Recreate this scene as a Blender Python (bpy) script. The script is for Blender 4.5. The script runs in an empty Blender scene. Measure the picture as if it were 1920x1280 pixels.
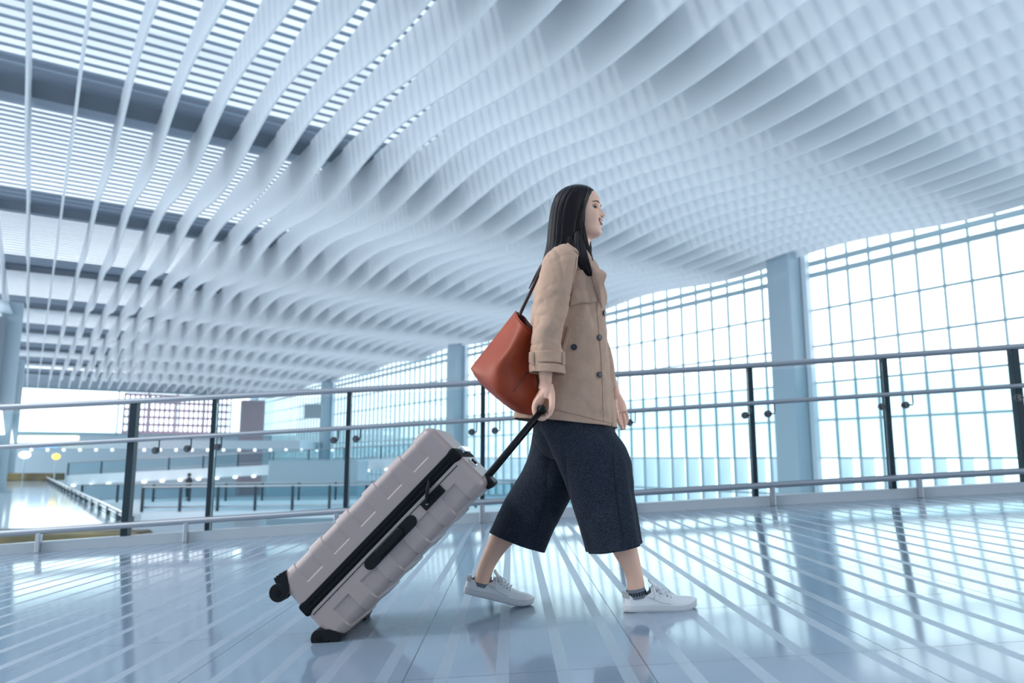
import bpy, bmesh, math, random
from mathutils import Vector, Matrix, noise
from mathutils.bvhtree import BVHTree
random.seed(7)
scn = bpy.context.scene
col = scn.collection
# ---------------------------------------------------------------- camera, world, light
F = 1400.0; HC = 0.57; PITCH = math.atan(218/1400.0)
SP, CP = math.sin(PITCH), math.cos(PITCH)
cam_d = bpy.data.cameras.new('camera'); cam = bpy.data.objects.new('camera', cam_d); col.objects.link(cam)
cam_d.sensor_width = 36; cam_d.lens = F*36/1920; cam_d.clip_start = .05; cam_d.clip_end = 1000
cam.location = (0, 0, HC); cam.rotation_euler = (math.radians(90)+PITCH, 0, 0)
cam_d.dof.use_dof = True; cam_d.dof.focus_distance = 2.82; cam_d.dof.aperture_fstop = 2.6
scn.camera = cam
scn.view_settings.view_transform = 'Standard'; scn.view_settings.look = 'None'
scn.view_settings.gamma = 1; scn.view_settings.exposure = 0.12; scn.view_settings.use_curve_mapping = False
w = bpy.data.worlds.new('sky'); scn.world = w; w.use_nodes = True
nt = w.node_tree; nt.nodes.clear()
wo = nt.nodes.new('ShaderNodeOutputWorld'); bg = nt.nodes.new('ShaderNodeBackground')
tc = nt.nodes.new('ShaderNodeTexCoord'); sx = nt.nodes.new('ShaderNodeSeparateXYZ'); rp = nt.nodes.new('ShaderNodeValToRGB')
mr = nt.nodes.new('ShaderNodeMapRange'); mr.inputs[1].default_value = -1; mr.inputs[2].default_value = 1
nt.links.new(tc.outputs['Generated'], sx.inputs[0]); nt.links.new(sx.outputs[2], mr.inputs[0]); nt.links.new(mr.outputs[0], rp.inputs[0])
e = rp.color_ramp.elements
e[0].position = 0.0; e[0].color = (.40, .50, .60, 1)
e[1].position = 1.0; e[1].color = (.66, .77, .90, 1)
for p, c in ((.46, (.62, .72, .80)), (.50, (1.26, 1.33, 1.36)), (.62, (1.26, 1.33, 1.36)), (.74, (.74, .83, .92))):
    k = e.new(p); k.color = (*c, 1)
nt.links.new(rp.outputs[0], bg.inputs[0]); bg.inputs[1].default_value = 2.1
nt.links.new(bg.outputs[0], wo.inputs[0])
# building axes: A runs along the hall, B across it towards the glass wall
TH = math.atan(908/1400.0*CP)
A = Vector((-math.sin(TH), math.cos(TH), 0)); B = Vector((math.cos(TH), math.sin(TH), 0)); ZZ = Vector((0, 0, 1))
sd = bpy.data.lights.new('sun', 'SUN'); sd.energy = .95; sd.angle = math.radians(6.0); sd.color = (1, .97, .94)
so = bpy.data.objects.new('sun', sd); col.objects.link(so)
sdir = (-B*.62 + A*.28 + ZZ*.85).normalized()
so.rotation_euler = sdir.to_track_quat('Z', 'Y').to_euler()

# ---------------------------------------------------------------- helpers
def P(px, py, Y):
    u = (px-960)/F; v = (640-py)/F
    yy = CP - v*SP; zz = SP + v*CP
    t = Y/yy
    return Vector((u*t, Y, HC + zz*t))
def fz(x): return .06*x
def mat(name, colr, rough=.5, metal=0, bump=None, var=None, sheen=0, coat=0, spec=.5, alpha=None, emit=None, sss=0, stretch=(1, 1, 1)):
    m = bpy.data.materials.new(name); m.use_nodes = True; n = m.node_tree; b = n.nodes['Principled BSDF']
    b.inputs['Base Color'].default_value = (*colr, 1); b.inputs['Roughness'].default_value = rough
    b.inputs['Metallic'].default_value = metal; b.inputs['Specular IOR Level'].default_value = spec
    b.inputs['Coat Weight'].default_value = coat
    if sheen: b.inputs['Sheen Weight'].default_value = sheen
    if sss:
        b.inputs['Subsurface Weight'].default_value = sss; b.inputs['Subsurface Radius'].default_value = (.02, .008, .004)
        b.inputs['Subsurface Scale'].default_value = .5
    if emit: b.inputs['Emission Color'].default_value = (*emit[0], 1); b.inputs['Emission Strength'].default_value = emit[1]
    if bump or var:
        t = n.nodes.new('ShaderNodeTexCoord'); mp = n.nodes.new('ShaderNodeMapping'); mp.inputs['Scale'].default_value = stretch
        n.links.new(t.outputs['Object'], mp.inputs[0])
    if bump:
        nz = n.nodes.new('ShaderNodeTexNoise'); nz.inputs['Scale'].default_value = bump[0]; nz.inputs['Detail'].default_value = 4
        n.links.new(mp.outputs[0], nz.inputs['Vector'])
        bp = n.nodes.new('ShaderNodeBump'); bp.inputs['Strength'].default_value = bump[1]; bp.inputs['Distance'].default_value = bump[2] if len(bump) > 2 else .01
        n.links.new(nz.outputs[0], bp.inputs['Height']); n.links.new(bp.outputs[0], b.inputs['Normal'])
    if var:
        nv = n.nodes.new('ShaderNodeTexNoise'); nv.inputs['Scale'].default_value = var[0]; nv.inputs['Detail'].default_value = 5
        n.links.new(mp.outputs[0], nv.inputs['Vector'])
        cr = n.nodes.new('ShaderNodeValToRGB'); cr.color_ramp.elements[0].position = .35; cr.color_ramp.elements[1].position = .65
        cr.color_ramp.elements[0].color = (*var[1], 1); cr.color_ramp.elements[1].color = (*var[2], 1)
        n.links.new(nv.outputs[0], cr.inputs[0]); n.links.new(cr.outputs[0], b.inputs['Base Color'])
    return m
def glass(name, tint, f0=.04, k=1.0, rough=0.0, haze=0):
    m = bpy.data.materials.new(name); m.use_nodes = True; n = m.node_tree; n.nodes.clear()
    o = n.nodes.new('ShaderNodeOutputMaterial'); tr = n.nodes.new('ShaderNodeBsdfTransparent'); tr.inputs[0].default_value = (*tint, 1)
    gl = n.nodes.new('ShaderNodeBsdfGlossy'); gl.inputs['Roughness'].default_value = rough
    fr = n.nodes.new('ShaderNodeLayerWeight'); fr.inputs[0].default_value = .12
    mu = n.nodes.new('ShaderNodeMath'); mu.operation = 'MULTIPLY'; mu.inputs[1].default_value = k
    mx = n.nodes.new('ShaderNodeMixShader'); n.links.new(fr.outputs['Fresnel'], mu.inputs[0]); n.links.new(mu.outputs[0], mx.inputs[0])
    n.links.new(tr.outputs[0], mx.inputs[1]); n.links.new(gl.outputs[0], mx.inputs[2]); n.links.new(mx.outputs[0], o.inputs[0])
    return m
M = dict(
    fin=mat('fin_paint', (.80, .82, .84), .45),
    slat=mat('louvre_paint', (.30, .37, .45), .5),
    beam=mat('roof_beam', (.13, .165, .21), .6),
    frame=mat('wall_frame', (.33, .44, .49), .4),
    outfin=mat('glass_wall_blade', (.74, .82, .87), .3),
    column=mat('column_paint', (.36, .46, .53), .45, bump=(3, .05)),
    steel=mat('brushed_steel', (.46, .47, .50), .33, .9, bump=(40, .05)),
    bracket=mat('bracket_metal', (.13, .14, .15), .35, .7),
    post=mat('dark_post', (.018, .035, .048), .4, .2, spec=.35),
    curb=mat('curb_paint', (.52, .57, .61), .4),
    glass=glass('rail_glass', (.90, .955, .965), k=.9), wglass=glass('wall_glass', (.93, .985, 1.0), k=.5),
    band=glass('tinted_band_glass', (.72, .80, .84), k=.4),
    roofglass=glass('sky_dimming_glass', (.76, .79, .82), k=.3),
    teal=glass('teal_glass', (.84, .92, .945), k=.7),
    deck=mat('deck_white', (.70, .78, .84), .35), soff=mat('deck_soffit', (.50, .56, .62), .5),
    lower=mat('lower_floor', (.60, .67, .72), .12, var=(.6, (.56, .64, .69), (.64, .70, .75))),
    pinkgloss=mat('deck_floor', (.46, .50, .55), .08),
    brown=mat('brown_fascia', (.085, .06, .02), .4, var=(.7, (.05, .035, .01), (.16, .11, .03))),
    pinkbrown=mat('pink_brown_cladding', (.34, .25, .28), .6), pink=mat('pink_lattice', (.70, .48, .58), .5),
    lamp=mat('lamp_glow', (1, 1, 1), .5, emit=((1, .95, .92), 1.6)),
    yellow=mat('yellow_lit_sign', (1, .9, .5), .5, emit=((1, .93, .62), 1.5)),
    blue=mat('blue_lit_sign', (.2, .4, .8), .5, emit=((.25, .5, 1), .8)),
    amber=mat('amber_lamp', (1, .6, .1), .5, emit=((1, .6, .1), 2)),
    sign=mat('grey_sign', (.33, .38, .42), .5),
    dark=mat('dark_clothes', (.03, .04, .05), .8),
    shell=mat('case_shell', (.40, .322, .31), .40, .15, bump=(500, .06, .001)),
    black=mat('black_plastic', (.004, .005, .008), .5, spec=.25), zipm=mat('black_zip', (.004, .005, .008), .8, spec=.2, bump=(300, .3, .002)),
    chrome=mat('chrome', (.75, .78, .80), .12, 1), brass=mat('key_ring', (.8, .72, .5), .3, 1),
    skin=mat('skin', (.90, .545, .40), .45, sss=.12, bump=(120, .05, .002), spec=.4),
    crease=mat('skin_crease', (.42, .20, .14), .6),
    lips=mat('lips', (.52, .17, .15), .3), teeth=mat('teeth', (.85, .83, .78), .25), white=mat('eye_white', (.50, .48, .47), .15),
    iris=mat('eye_dark', (.012, .007, .005), .1), brow=mat('brow', (.035, .018, .014), .8), nail=mat('nail', (.78, .56, .48), .2),
    hair=mat('hair', (.006, .003, .005), .36, bump=(60, .25, .003), spec=.28, stretch=(6, 6, .25)),
    coat=mat('trench_cotton', (.56, .37, .26), .85, bump=(26, .45, .012), var=(14, (.50, .325, .235), (.55, .36, .26)), sheen=.1, spec=.3),
    coatdark=mat('trench_lining', (.36, .23, .165), .85),
    button=mat('button', (.008, .014, .03), .25), thread=mat('thread', (.3, .33, .36), .6),
    wool=mat('charcoal_wool', (.012, .015, .024), .95, bump=(260, .6, .003), var=(330, (.004, .006, .011), (.038, .050, .074)), sheen=.05, spec=.2),
    seam=mat('wool_seam', (.008, .010, .018), .95),
    leather=mat('terracotta_leather', (.33, .062, .030), .45, spec=.3, bump=(90, .12, .003), var=(5, (.30, .047, .018), (.37, .062, .024))),
    strap=mat('strap_leather', (.035, .010, .012), .4), bagin=mat('bag_lining', (.06, .012, .010), .8),
    shoe=mat('shoe_leather', (.80, .81, .83), .45, bump=(60, .08, .003)), sole=mat('shoe_sole', (.70, .70, .71), .6),
    heel=mat('heel_patch', (.45, .45, .46), .7), sock=mat('sock', (.20, .22, .26), .9), sockb=mat('sock_stripe', (.02, .025, .035), .9),
    lace=mat('lace', (.86, .87, .89), .8), eyelet=mat('eyelet', (.35, .37, .40), .4, .6), hole=mat('shoe_inside', (.35, .36, .38), .8),
)
def link(name, bm, m, parent=None, smooth=True, rec=True):
    if rec: bmesh.ops.recalc_face_normals(bm, faces=bm.faces)
    me = bpy.data.meshes.new(name); bm.to_mesh(me); bm.free()
    if m:
        for mm in (m if isinstance(m, (list, tuple)) else [m]): me.materials.append(mm)
    if smooth:
        for p in me.polygons: p.use_smooth = True
    o = bpy.data.objects.new(name, me); col.objects.link(o)
    if parent: o.parent = parent; o.matrix_parent_inverse = parent_inv(parent)
    return o
def wmat(o):
    m = Matrix.LocRotScale(o.location, o.rotation_euler, o.scale)
    return m
def parent_inv(p):
    # every parent here keeps an identity chain except the root empties
    m = Matrix.Identity(4); q = p
    while q: m = wmat(q) @ (q.matrix_parent_inverse if q.parent else Matrix.Identity(4)) @ m if False else (q.matrix_parent_inverse @ wmat(q) if q.parent else wmat(q)) @ m; q = q.parent
    return m.inverted()
def empty(name, loc, label, cat, group=None, rz=0):
    o = bpy.data.objects.new(name, None); col.objects.link(o); o.location = loc; o.rotation_euler = (0, 0, rz); o.empty_display_size = .1
    o['label'] = label; o['category'] = cat
    if group: o['group'] = group
    return o
def tag(o, label, cat, group=None):
    o['label'] = label; o['category'] = cat
    if group: o['group'] = group
    return o
def struct(o): o['kind'] = 'structure'; return o
def wnorm(o, ang=40):
    o.data.set_sharp_from_angle(angle=math.radians(ang)); return o
def bevel(o, wd, seg=2):
    m = o.modifiers.new('bevel', 'BEVEL'); m.width = wd; m.segments = seg; m.limit_method = 'ANGLE'; return o
def solid(o, t, off=-1):
    m = o.modifiers.new('solid', 'SOLIDIFY'); m.thickness = t; m.offset = off; return o
def subd(o, n=1):
    m = o.modifiers.new('sub', 'SUBSURF'); m.levels = n; m.render_levels = n; return o
def box(bm, c, ax, ay, az):
    c = Vector(c); vs = [bm.verts.new(c+ax*i+ay*j+az*k) for i in (-1, 1) for j in (-1, 1) for k in (-1, 1)]
    for f in ((0, 1, 3, 2), (4, 6, 7, 5), (0, 4, 5, 1), (2, 3, 7, 6), (0, 2, 6, 4), (1, 5, 7, 3)): bm.faces.new([vs[i] for i in f])
def bx(bm, c, hx, hy, hz): box(bm, c, Vector((hx, 0, 0)), Vector((0, hy, 0)), Vector((0, 0, hz)))
def bab(bm, a, b, z, ha, hb, hz): box(bm, A*a+B*b+ZZ*z, A*ha, B*hb, ZZ*hz)
def catmull(pts, n):
    out = []
    L = len(pts)
    for i in range(L-1):
        p0 = pts[max(i-1, 0)]; p1 = pts[i]; p2 = pts[i+1]; p3 = pts[min(i+2, L-1)]
        for k in range(n):
            t = k/n
            out.append(.5*((2*p1)+(-p0+p2)*t+(2*p0-5*p1+4*p2-p3)*t*t+(-p0+3*p1-3*p2+p3)*t**3))
    out.append(pts[-1]); return out
def tube(bm, pts, r, seg=10, cap=True, flat=None, n=0, r2=None):
    pts = [Vector(p) for p in pts]
    rr = r if isinstance(r, (list, tuple)) else [r]*len(pts)
    if n:
        q = catmull([Vector((*p, 0)) + Vector((0, 0, 0, x)) for p, x in zip(pts, rr)], n)
        pts = [Vector(x[:3]) for x in q]; rr = [x[3] for x in q]
    rings = []; up = None
    for i, p in enumerate(pts):
        d = (pts[min(i+1, len(pts)-1)]-pts[max(i-1, 0)]).normalized()
        if up is None: up = Vector((0, 1, 0)) if abs(d.y) < .9 else Vector((0, 0, 1))
        s = d.cross(up).normalized(); up = s.cross(d).normalized()
        fr = flat if flat else 1
        rings.append([bm.verts.new(p+(s*math.cos(2*math.pi*k/seg)*fr+up*math.sin(2*math.pi*k/seg))*rr[i]) for k in range(seg)])
    for i in range(len(rings)-1):
        for k in range(seg):
            bm.faces.new((rings[i][k], rings[i][(k+1) % seg], rings[i+1][(k+1) % seg], rings[i+1][k]))
    if cap: bm.faces.new(rings[0][::-1]); bm.faces.new(rings[-1])
    return rings
def R(xl, yl, xr, yr, Y, hd, ex=2.0, Yr=None):
    pl = P(xl, yl, Y); pr = P(xr, yr, Y if Yr is None else Yr)
    return [(pl+pr)/2, (pr-pl)/2, Vector((0, hd, 0)), ex]
def loft(bm, rings, N=48, n=6, cap=(True, True), disp=None):
    cs = catmull([r[0] for r in rings], n); xs = catmull([r[1] for r in rings], n); ys = catmull([r[2] for r in rings], n)
    es = catmull([Vector((r[3], 0, 0)) for r in rings], n)
    vr = []; T = len(cs)-1
    for i in range(len(cs)):
        row = []
        for k in range(N):
            a = 2*math.pi*k/N; c, s = math.cos(a), math.sin(a); e_ = 2.0/es[i][0]
            cx = math.copysign(abs(c)**e_, c); sy = math.copysign(abs(s)**e_, s)
            o = xs[i]*cx+ys[i]*sy
            if disp:
                o = o*(1+disp(a, i/T))
            row.append(bm.verts.new(cs[i]+o))
        vr.append(row)
    for i in range(T):
        for k in range(N): bm.faces.new((vr[i][k], vr[i][(k+1) % N], vr[i+1][(k+1) % N], vr[i+1][k]))
    if cap[0]: bm.faces.new(vr[0][::-1])
    if cap[1]: bm.faces.new(vr[-1])
    return vr
def sphere(bm, c, r, seg=16, sc=(1, 1, 1), rot=None):
    mt = Matrix.Translation(c) @ (rot.to_4x4() if rot else Matrix.Identity(4)) @ Matrix.Diagonal((r*sc[0], r*sc[1], r*sc[2], 1))
    bmesh.ops.create_uvsphere(bm, u_segments=seg, v_segments=max(6, seg//2+2), radius=1, matrix=mt)
def cyl(bm, c, d, r, h, seg=20, r2=None):
    q = Vector(d).to_track_quat('Z', 'Y').to_matrix().to_4x4()
    bmesh.ops.create_cone(bm, cap_ends=True, segments=seg, radius1=r, radius2=r if r2 is None else r2, depth=h, matrix=Matrix.Translation(c) @ q)
def sm(a, b, x):
    t = max(0, min(1, (x-a)/(b-a))); return t*t*(3-2*t)
def wrinkle(o_bm, amp, sc, off=0, stretch=(1, 1, 1)):
    o_bm.normal_update()
    mv = []
    for v in o_bm.verts:
        q = Vector((v.co.x*stretch[0], v.co.y*stretch[1], v.co.z*stretch[2]))*sc + Vector((off, off, off))
        mv.append((v, v.normal*(noise.noise(q)+.45*noise.noise(q*2.3))*amp))
    for v, d in mv: v.co += d

def crease(bm, amp, sc, off=0, stretch=(1, 1, 1)):
    bm.normal_update(); mv = []
    for v in bm.verts:
        q = Vector((v.co.x*stretch[0], v.co.y*stretch[1], v.co.z*stretch[2]))*sc + Vector((off, off*2, off*3))
        w_ = Vector((noise.noise(q+Vector((5, 0, 0))), noise.noise(q+Vector((0, 9, 0))), noise.noise(q+Vector((0, 0, 7)))))*.6
        mv.append((v, v.normal*((1-2.2*abs(noise.noise(q+w_)))**3*.8-.25)*amp))
    for v, d in mv: v.co += d

# ---------------------------------------------------------------- floor (a ramp rising gently to the right)
def floor_mat():
    m = bpy.data.materials.new('ramp_tiles'); m.use_nodes = True; n = m.node_tree; b = n.nodes['Principled BSDF']
    tcn = n.nodes.new('ShaderNodeNewGeometry'); s = n.nodes.new('ShaderNodeSeparateXYZ'); n.links.new(tcn.outputs['Position'], s.inputs[0])
    def ma(op, a, b_=None):
        q = n.nodes.new('ShaderNodeMath'); q.operation = op
        for i, x in enumerate((a, b_)):
            if x is None: continue
            if isinstance(x, (int, float)): q.inputs[i].default_value = x
            else: n.links.new(x, q.inputs[i])
        return q.outputs[0]
    def line(src, off, per, wd):
        f = ma('ABSOLUTE', ma('SUBTRACT', ma('FRACT', ma('ADD', ma('DIVIDE', ma('SUBTRACT', src, off), per), 100.5)), .5))
        return ma('LESS_THAN', f, wd/per/2)
    X, Y = s.outputs[0], s.outputs[1]
    seam = ma('MAXIMUM', line(X, .36, .65, .0035), line(Y, 2.77, .66, .0035))
    band = line(X, .36-.081+.02, .1625, .036)
    nz = n.nodes.new('ShaderNodeTexNoise'); nz.inputs['Scale'].default_value = 1.3; nz.inputs['Detail'].default_value = 6
    n.links.new(tcn.outputs['Position'], nz.inputs['Vector'])
    nf = n.nodes.new('ShaderNodeTexNoise'); nf.inputs['Scale'].default_value = 180; nf.inputs['Detail'].default_value = 3
    n.links.new(tcn.outputs['Position'], nf.inputs['Vector'])
    c1 = n.nodes.new('ShaderNodeMix'); c1.data_type = 'RGBA'; c1.inputs[6].default_value = (.20, .27, .355, 1); c1.inputs[7].default_value = (.25, .325, .415, 1)
    n.links.new(ma('MULTIPLY', ma('ADD', nz.outputs[0], nf.outputs[0]), .5), c1.inputs[0])
    c2 = n.nodes.new('ShaderNodeMix'); c2.data_type = 'RGBA'; n.links.new(band, c2.inputs[0]); n.links.new(c1.outputs[2], c2.inputs[6]); c2.inputs[7].default_value = (.245, .315, .395, 1)
    c3 = n.nodes.new('ShaderNodeMix'); c3.data_type = 'RGBA'; n.links.new(seam, c3.inputs[0]); n.links.new(c2.outputs[2], c3.inputs[6]); c3.inputs[7].default_value = (.05, .07, .09, 1)
    n.links.new(c3.outputs[2], b.inputs['Base Color'])
    rg = ma('ADD', ma('ADD', .06, ma('MULTIPLY', nz.outputs[0], .06)), ma('MULTIPLY', ma('MAXIMUM', band, seam), .27))
    n.links.new(rg, b.inputs['Roughness']); b.inputs['Specular IOR Level'].default_value = .75; b.inputs['IOR'].default_value = 1.95
    bp = n.nodes.new('ShaderNodeBump'); bp.inputs['Strength'].default_value = .03; bp.inputs['Distance'].default_value = .01; n.links.new(nz.outputs[0], bp.inputs['Height'])
    n.links.new(bp.outputs[0], b.inputs['Normal'])
    return m
def railY(x): return 7.09-.016*x*x
bm = bmesh.new(); top = []; bot = []
xs = [-9+.5*i for i in range(37)]
for x in xs:
    ys_ = [-4, railY(x)+.16]
    top.append([bm.verts.new((x, y, fz(x))) for y in ys_]); bot.append([bm.verts.new((x, y, fz(x)-.45)) for y in ys_])
for i in range(len(xs)-1):
    bm.faces.new((top[i][0], top[i+1][0], top[i+1][1], top[i][1])); bm.faces.new((bot[i][0], bot[i][1], bot[i+1][1], bot[i+1][0]))
    bm.faces.new((top[i][1], top[i+1][1], bot[i+1][1], bot[i][1])); bm.faces.new((top[i+1][0], top[i][0], bot[i][0], bot[i+1][0]))
bm.faces.new((top[0][0], top[0][1], bot[0][1], bot[0][0])); bm.faces.new((top[-1][1], top[-1][0], bot[-1][0], bot[-1][1]))
struct(link('floor', bm, floor_mat(), smooth=False))

# ---------------------------------------------------------------- ceiling: louvred skylight, beams, wavy fins
PER = 12.2; VAL = 25.2; HF = HC+9.05; HR = HC+10.35
def zb(a, b):
    return HF + (.27-.10*sm(8, 28, b))*math.cos(2*math.pi*(a-VAL-PER/2)/PER) + .10*math.sin(b*.22+a*.05)
bm = bmesh.new(); a = -14.0
while a < 112:
    ph = ((a-VAL+1.9) % PER)
    if ph > 1.2:
        closed = ph < 2.6
        bab(bm, a, 13.2, HR+.1+.3*math.sin(math.pi*ph/PER), .20 if closed else .07, 16.6, .03 if closed else .014)
    a += .44
struct(link('ceiling', bm, M['slat'], smooth=False))
bm = bmesh.new(); bab(bm, 49, 13.2, HR+1.15, 63, 17.2, .01); struct(link('window_6', bm, M['roofglass'], smooth=False))  # glazing added above the louvres, tinted to dim the sky in the gaps
k = 0
for i in range(-3, 9):
    av = VAL+PER*i
    if not -14 < av < 112: continue
    k += 1
    bm = bmesh.new(); bab(bm, av-1.3, 13.2, HR+.25, .6, 16.6, .32)
    struct(link('trim_%d' % k, bm, M['beam'], smooth=False))
for i in range(33):
    b = -4.16+i*1.12
    if b > 29.5: break
    bm = bmesh.new(); rows = []
    a = -14.0
    while a <= 112:
        z0 = zb(a, b); c = A*a+B*b
        rows.append([bm.verts.new(c+B*s+ZZ*z) for s, z in ((-.03, z0), (.03, z0), (.03, HR), (-.03, HR))]); a += .45
    for r0, r1 in zip(rows, rows[1:]):
        for q in range(4): bm.faces.new((r0[q], r0[(q+1) % 4], r1[(q+1) % 4], r1[q]))
    bm.faces.new(rows[0][::-1]); bm.faces.new(rows[-1])
    o = link('trim_%d' % (k+1+i), bm, M['fin'], smooth=False); struct(o)

# ---------------------------------------------------------------- glass wall on the right
B0 = 30.0; FL = -6.0
def a_at(px, b):
    u = (px-960)/F*CP; sn, cs_ = math.sin(TH), math.cos(TH)
    return b*(cs_-u*sn)/(sn+u*cs_)
colA = [a_at(x, B0) for x in (1508, 868, 620, 478)]
colA = [colA[0]-30.2] + colA
trans = [HC+1.68*k for k in range(-3, 5)]+[HC+8.37, HC+8.92]
for wi in range(4):
    a0, a1 = colA[wi]+.75, colA[wi+1]-.75
    bm = bmesh.new(); n = 28
    for t in trans: bab(bm, (a0+a1)/2, B0, t, (a1-a0)/2, .06, .045 if t < HC+8 else .11)
    for j in range(n+1):
        aa = a0+(a1-a0)*j/n; bab(bm, aa, B0, (FL+HC+9.6)/2, .03, .07, (HC+9.6-FL)/2)
    fr = struct(link('window_%d' % (wi+1), bm, M['frame'], smooth=False))
    bm = bmesh.new(); bab(bm, (a0+a1)/2, B0+.02, (FL+HC+9.6)/2, (a1-a0)/2, .006, (HC+9.6-FL)/2); link('pane', bm, M['wglass'], fr, smooth=False)
    bm = bmesh.new()
    for j in range(n):
        aa = a0+(a1-a0)*(j)/n; bab(bm, aa, B0+.50, (FL+HC+.05)/2, .02, .44, (HC+.05-FL)/2)
    link('shading_blade', bm, M['outfin'], fr, smooth=False)
    bm = bmesh.new(); bab(bm, (a0+a1)/2, B0+.12, HC+1.68, (a1-a0)/2, .006, 1.6); link('tinted_band', bm, M['band'], fr, smooth=False)
cl = ['wide pale blue column between the two big window bays on the right', 'pale blue column in the glass wall behind the woman\'s bag',
      'slim far blue column in the glass wall above the upright suitcase corner', 'farthest blue column at the end of the glass wall']
for i, a in enumerate(colA[1:]):
    t = empty('column', A*a+B*(B0-.55)+ZZ*FL, cl[i], 'column')
    bm = bmesh.new(); bab(bm, a, B0-.6, (FL+HF+.5)/2, .62, .62, (HF+.5-FL)/2); bevel(link('shaft', bm, M['column'], t, smooth=False), .08, 3)
    bm = bmesh.new(); bab(bm, a-.8, B0-.2, (FL+HF+.5)/2, .12, .16, (HF+.5-FL)/2); link('side_rib', bm, M['deck'], t, smooth=False)
for i, (q_, lb) in enumerate(((P(12, 700, 41), 'blue grey column with a lamp cap at the left edge, nearer of two'), (P(33, 700, 66), 'blue grey column behind the left edge column, farther of two'))):
    a, b = q_.dot(A), q_.dot(B)
    t = empty('column', A*a+B*b+ZZ*FL, lb, 'column')
    bm = bmesh.new(); bab(bm, a, b, (FL+HF-.5)/2, .5, .5, (HF-.5-FL)/2); bevel(link('shaft', bm, M['column'], t, smooth=False), .06)
    bm = bmesh.new(); bab(bm, a-.9, b-.5, (FL+HF-1.5)/2, .3, .3, (HF-1.5-FL)/2); link('drainpipe', bm, M['beam'], t, smooth=False)
    bm = bmesh.new(); cyl(bm, A*(a-.9)+B*(b-.5)+ZZ*(HF-.9), (0, 0, 1), .55, .7, 20, .25); link('lamp_cap', bm, M['deck'], t)
    bm = bmesh.new(); cyl(bm, A*(a-.9)+B*(b-.1)+ZZ*2.6, (0, 0, 1), .35, 1.6, 16, .05); link('wall_lamp', bm, M['lamp'], t)
# end wall
bm = bmesh.new()
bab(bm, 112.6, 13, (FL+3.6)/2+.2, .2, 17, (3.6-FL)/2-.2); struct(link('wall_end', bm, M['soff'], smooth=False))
bm = bmesh.new()
for j in range(6): bab(bm, 112.2, 9.6+j*3.6, 6.6, .1, .1, 3.2)
for z in (3.7, 9.4): bab(bm, 112.2, 13, z, .12, 17, .14)
fr = struct(link('window_5', bm, M['frame'], smooth=False))
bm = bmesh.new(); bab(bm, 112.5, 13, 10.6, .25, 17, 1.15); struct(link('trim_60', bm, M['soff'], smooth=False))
bm = bmesh.new(); bab(bm, 112.3, 13, 6.6, .01, 17, 3); link('pane', bm, M['wglass'], fr, smooth=False)
bm = bmesh.new()
for j in range(22): bab(bm, 112, 10.3+j*.62, 6.4, .05, .13, 2.7)
for j in range(6): bab(bm, 112, 17, 4.0+j*1.0, .05, 6.8, .17)
link('lattice', bm, M['pink'], fr, smooth=False)
bm = bmesh.new(); bab(bm, 108, 26, 2, .8, 1.5, 6.5)
tag(bevel(link('wall_panel', bm, M['pinkbrown'], smooth=False), .05), 'brown pink clad block at the far end beneath the wavy ceiling', 'wall panel')
bm = bmesh.new(); bx(bm, (0, -7, 2), 16, .2, 8); struct(link('added_wall_back', bm, M['soff'], smooth=False))  # unseen wall added behind the camera to cut ambient light from the front
# lower hall floor
bm = bmesh.new()
box(bm, A*50+B*8+ZZ*(FL-.2), A*66, B*24, ZZ*.2); struct(link('floor', bm, M['lower'], smooth=False))

# ---------------------------------------------------------------- decks beyond the railing
def slab(name, pts, z, th, m, label, cat, railing=None, spacing=1.5, lights=0, railh=1.05, parentcol=None):
    """pts: front edge polyline then back edge (closed polygon, world xy with z offsets)"""
    c = sum((Vector(p[:2]) for p in pts), Vector((0, 0)))/len(pts)
    t = empty(name, (c.x, c.y, z), label, cat)
    bm = bmesh.new(); tp = [bm.verts.new((p[0], p[1], z+(p[2] if len(p) > 2 else 0))) for p in pts]
    bt = [bm.verts.new((v.co.x, v.co.y, v.co.z-th)) for v in tp]
    bm.faces.new(tp); bm.faces.new(bt[::-1]); L = len(pts)
    for i in range(L): bm.faces.new((tp[i], tp[(i+1) % L], bt[(i+1) % L], bt[i]))
    link('slab', bm, m, t, smooth=False)
    for (i0, i1) in (railing or []):
        p0 = Vector((pts[i0][0], pts[i0][1], z+(pts[i0][2] if len(pts[i0]) > 2 else 0))); p1 = Vector((pts[i1][0], pts[i1][1], z+(pts[i1][2] if len(pts[i1]) > 2 else 0)))
        d = p1-p0; n = max(2, int(d.length/spacing))
        for j in range(n+1):
            q = p0+d*(j/n)
            if j % 2 == 0:
                bm = bmesh.new(); bx(bm, q+ZZ*railh/2, .05, .05, railh/2); link('rail_post', bm, M['post'], t, smooth=False)
        bm = bmesh.new(); tube(bm, [p0+ZZ*railh, p1+ZZ*railh], .05, 8); tube(bm, [p0+ZZ*.2, p1+ZZ*.2], .03, 6); link('handrail', bm, M['steel'], t)
        bm = bmesh.new(); s = d.normalized().cross(ZZ)*.01; box(bm, (p0+p1)/2+ZZ*(railh/2), d/2, s, ZZ*(railh/2-.05)); link('glass_panel', bm, M['teal'], t, smooth=False)
        if lights:
            for j in range(lights):
                q = p0+d*((j+.5)/lights)
                bm = bmesh.new(); sphere(bm, q-ZZ*(th+.06)-d.normalized().cross(ZZ)*(-.25), .15, 10, (1.3, 1.3, .7)); link('downlight', bm, M['lamp'], t)
    return t
slab('lower_walkway', [(-30, 20), (-9.95, 20), (-9.95-31.2, 66.5), (-62, 66.5)], -1.24, .42, M['pinkgloss'],
     'pale glossy walkway a level down at lower left, beyond the railing', 'walkway', railing=[(1, 2)], spacing=1.3, railh=.30)
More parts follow.
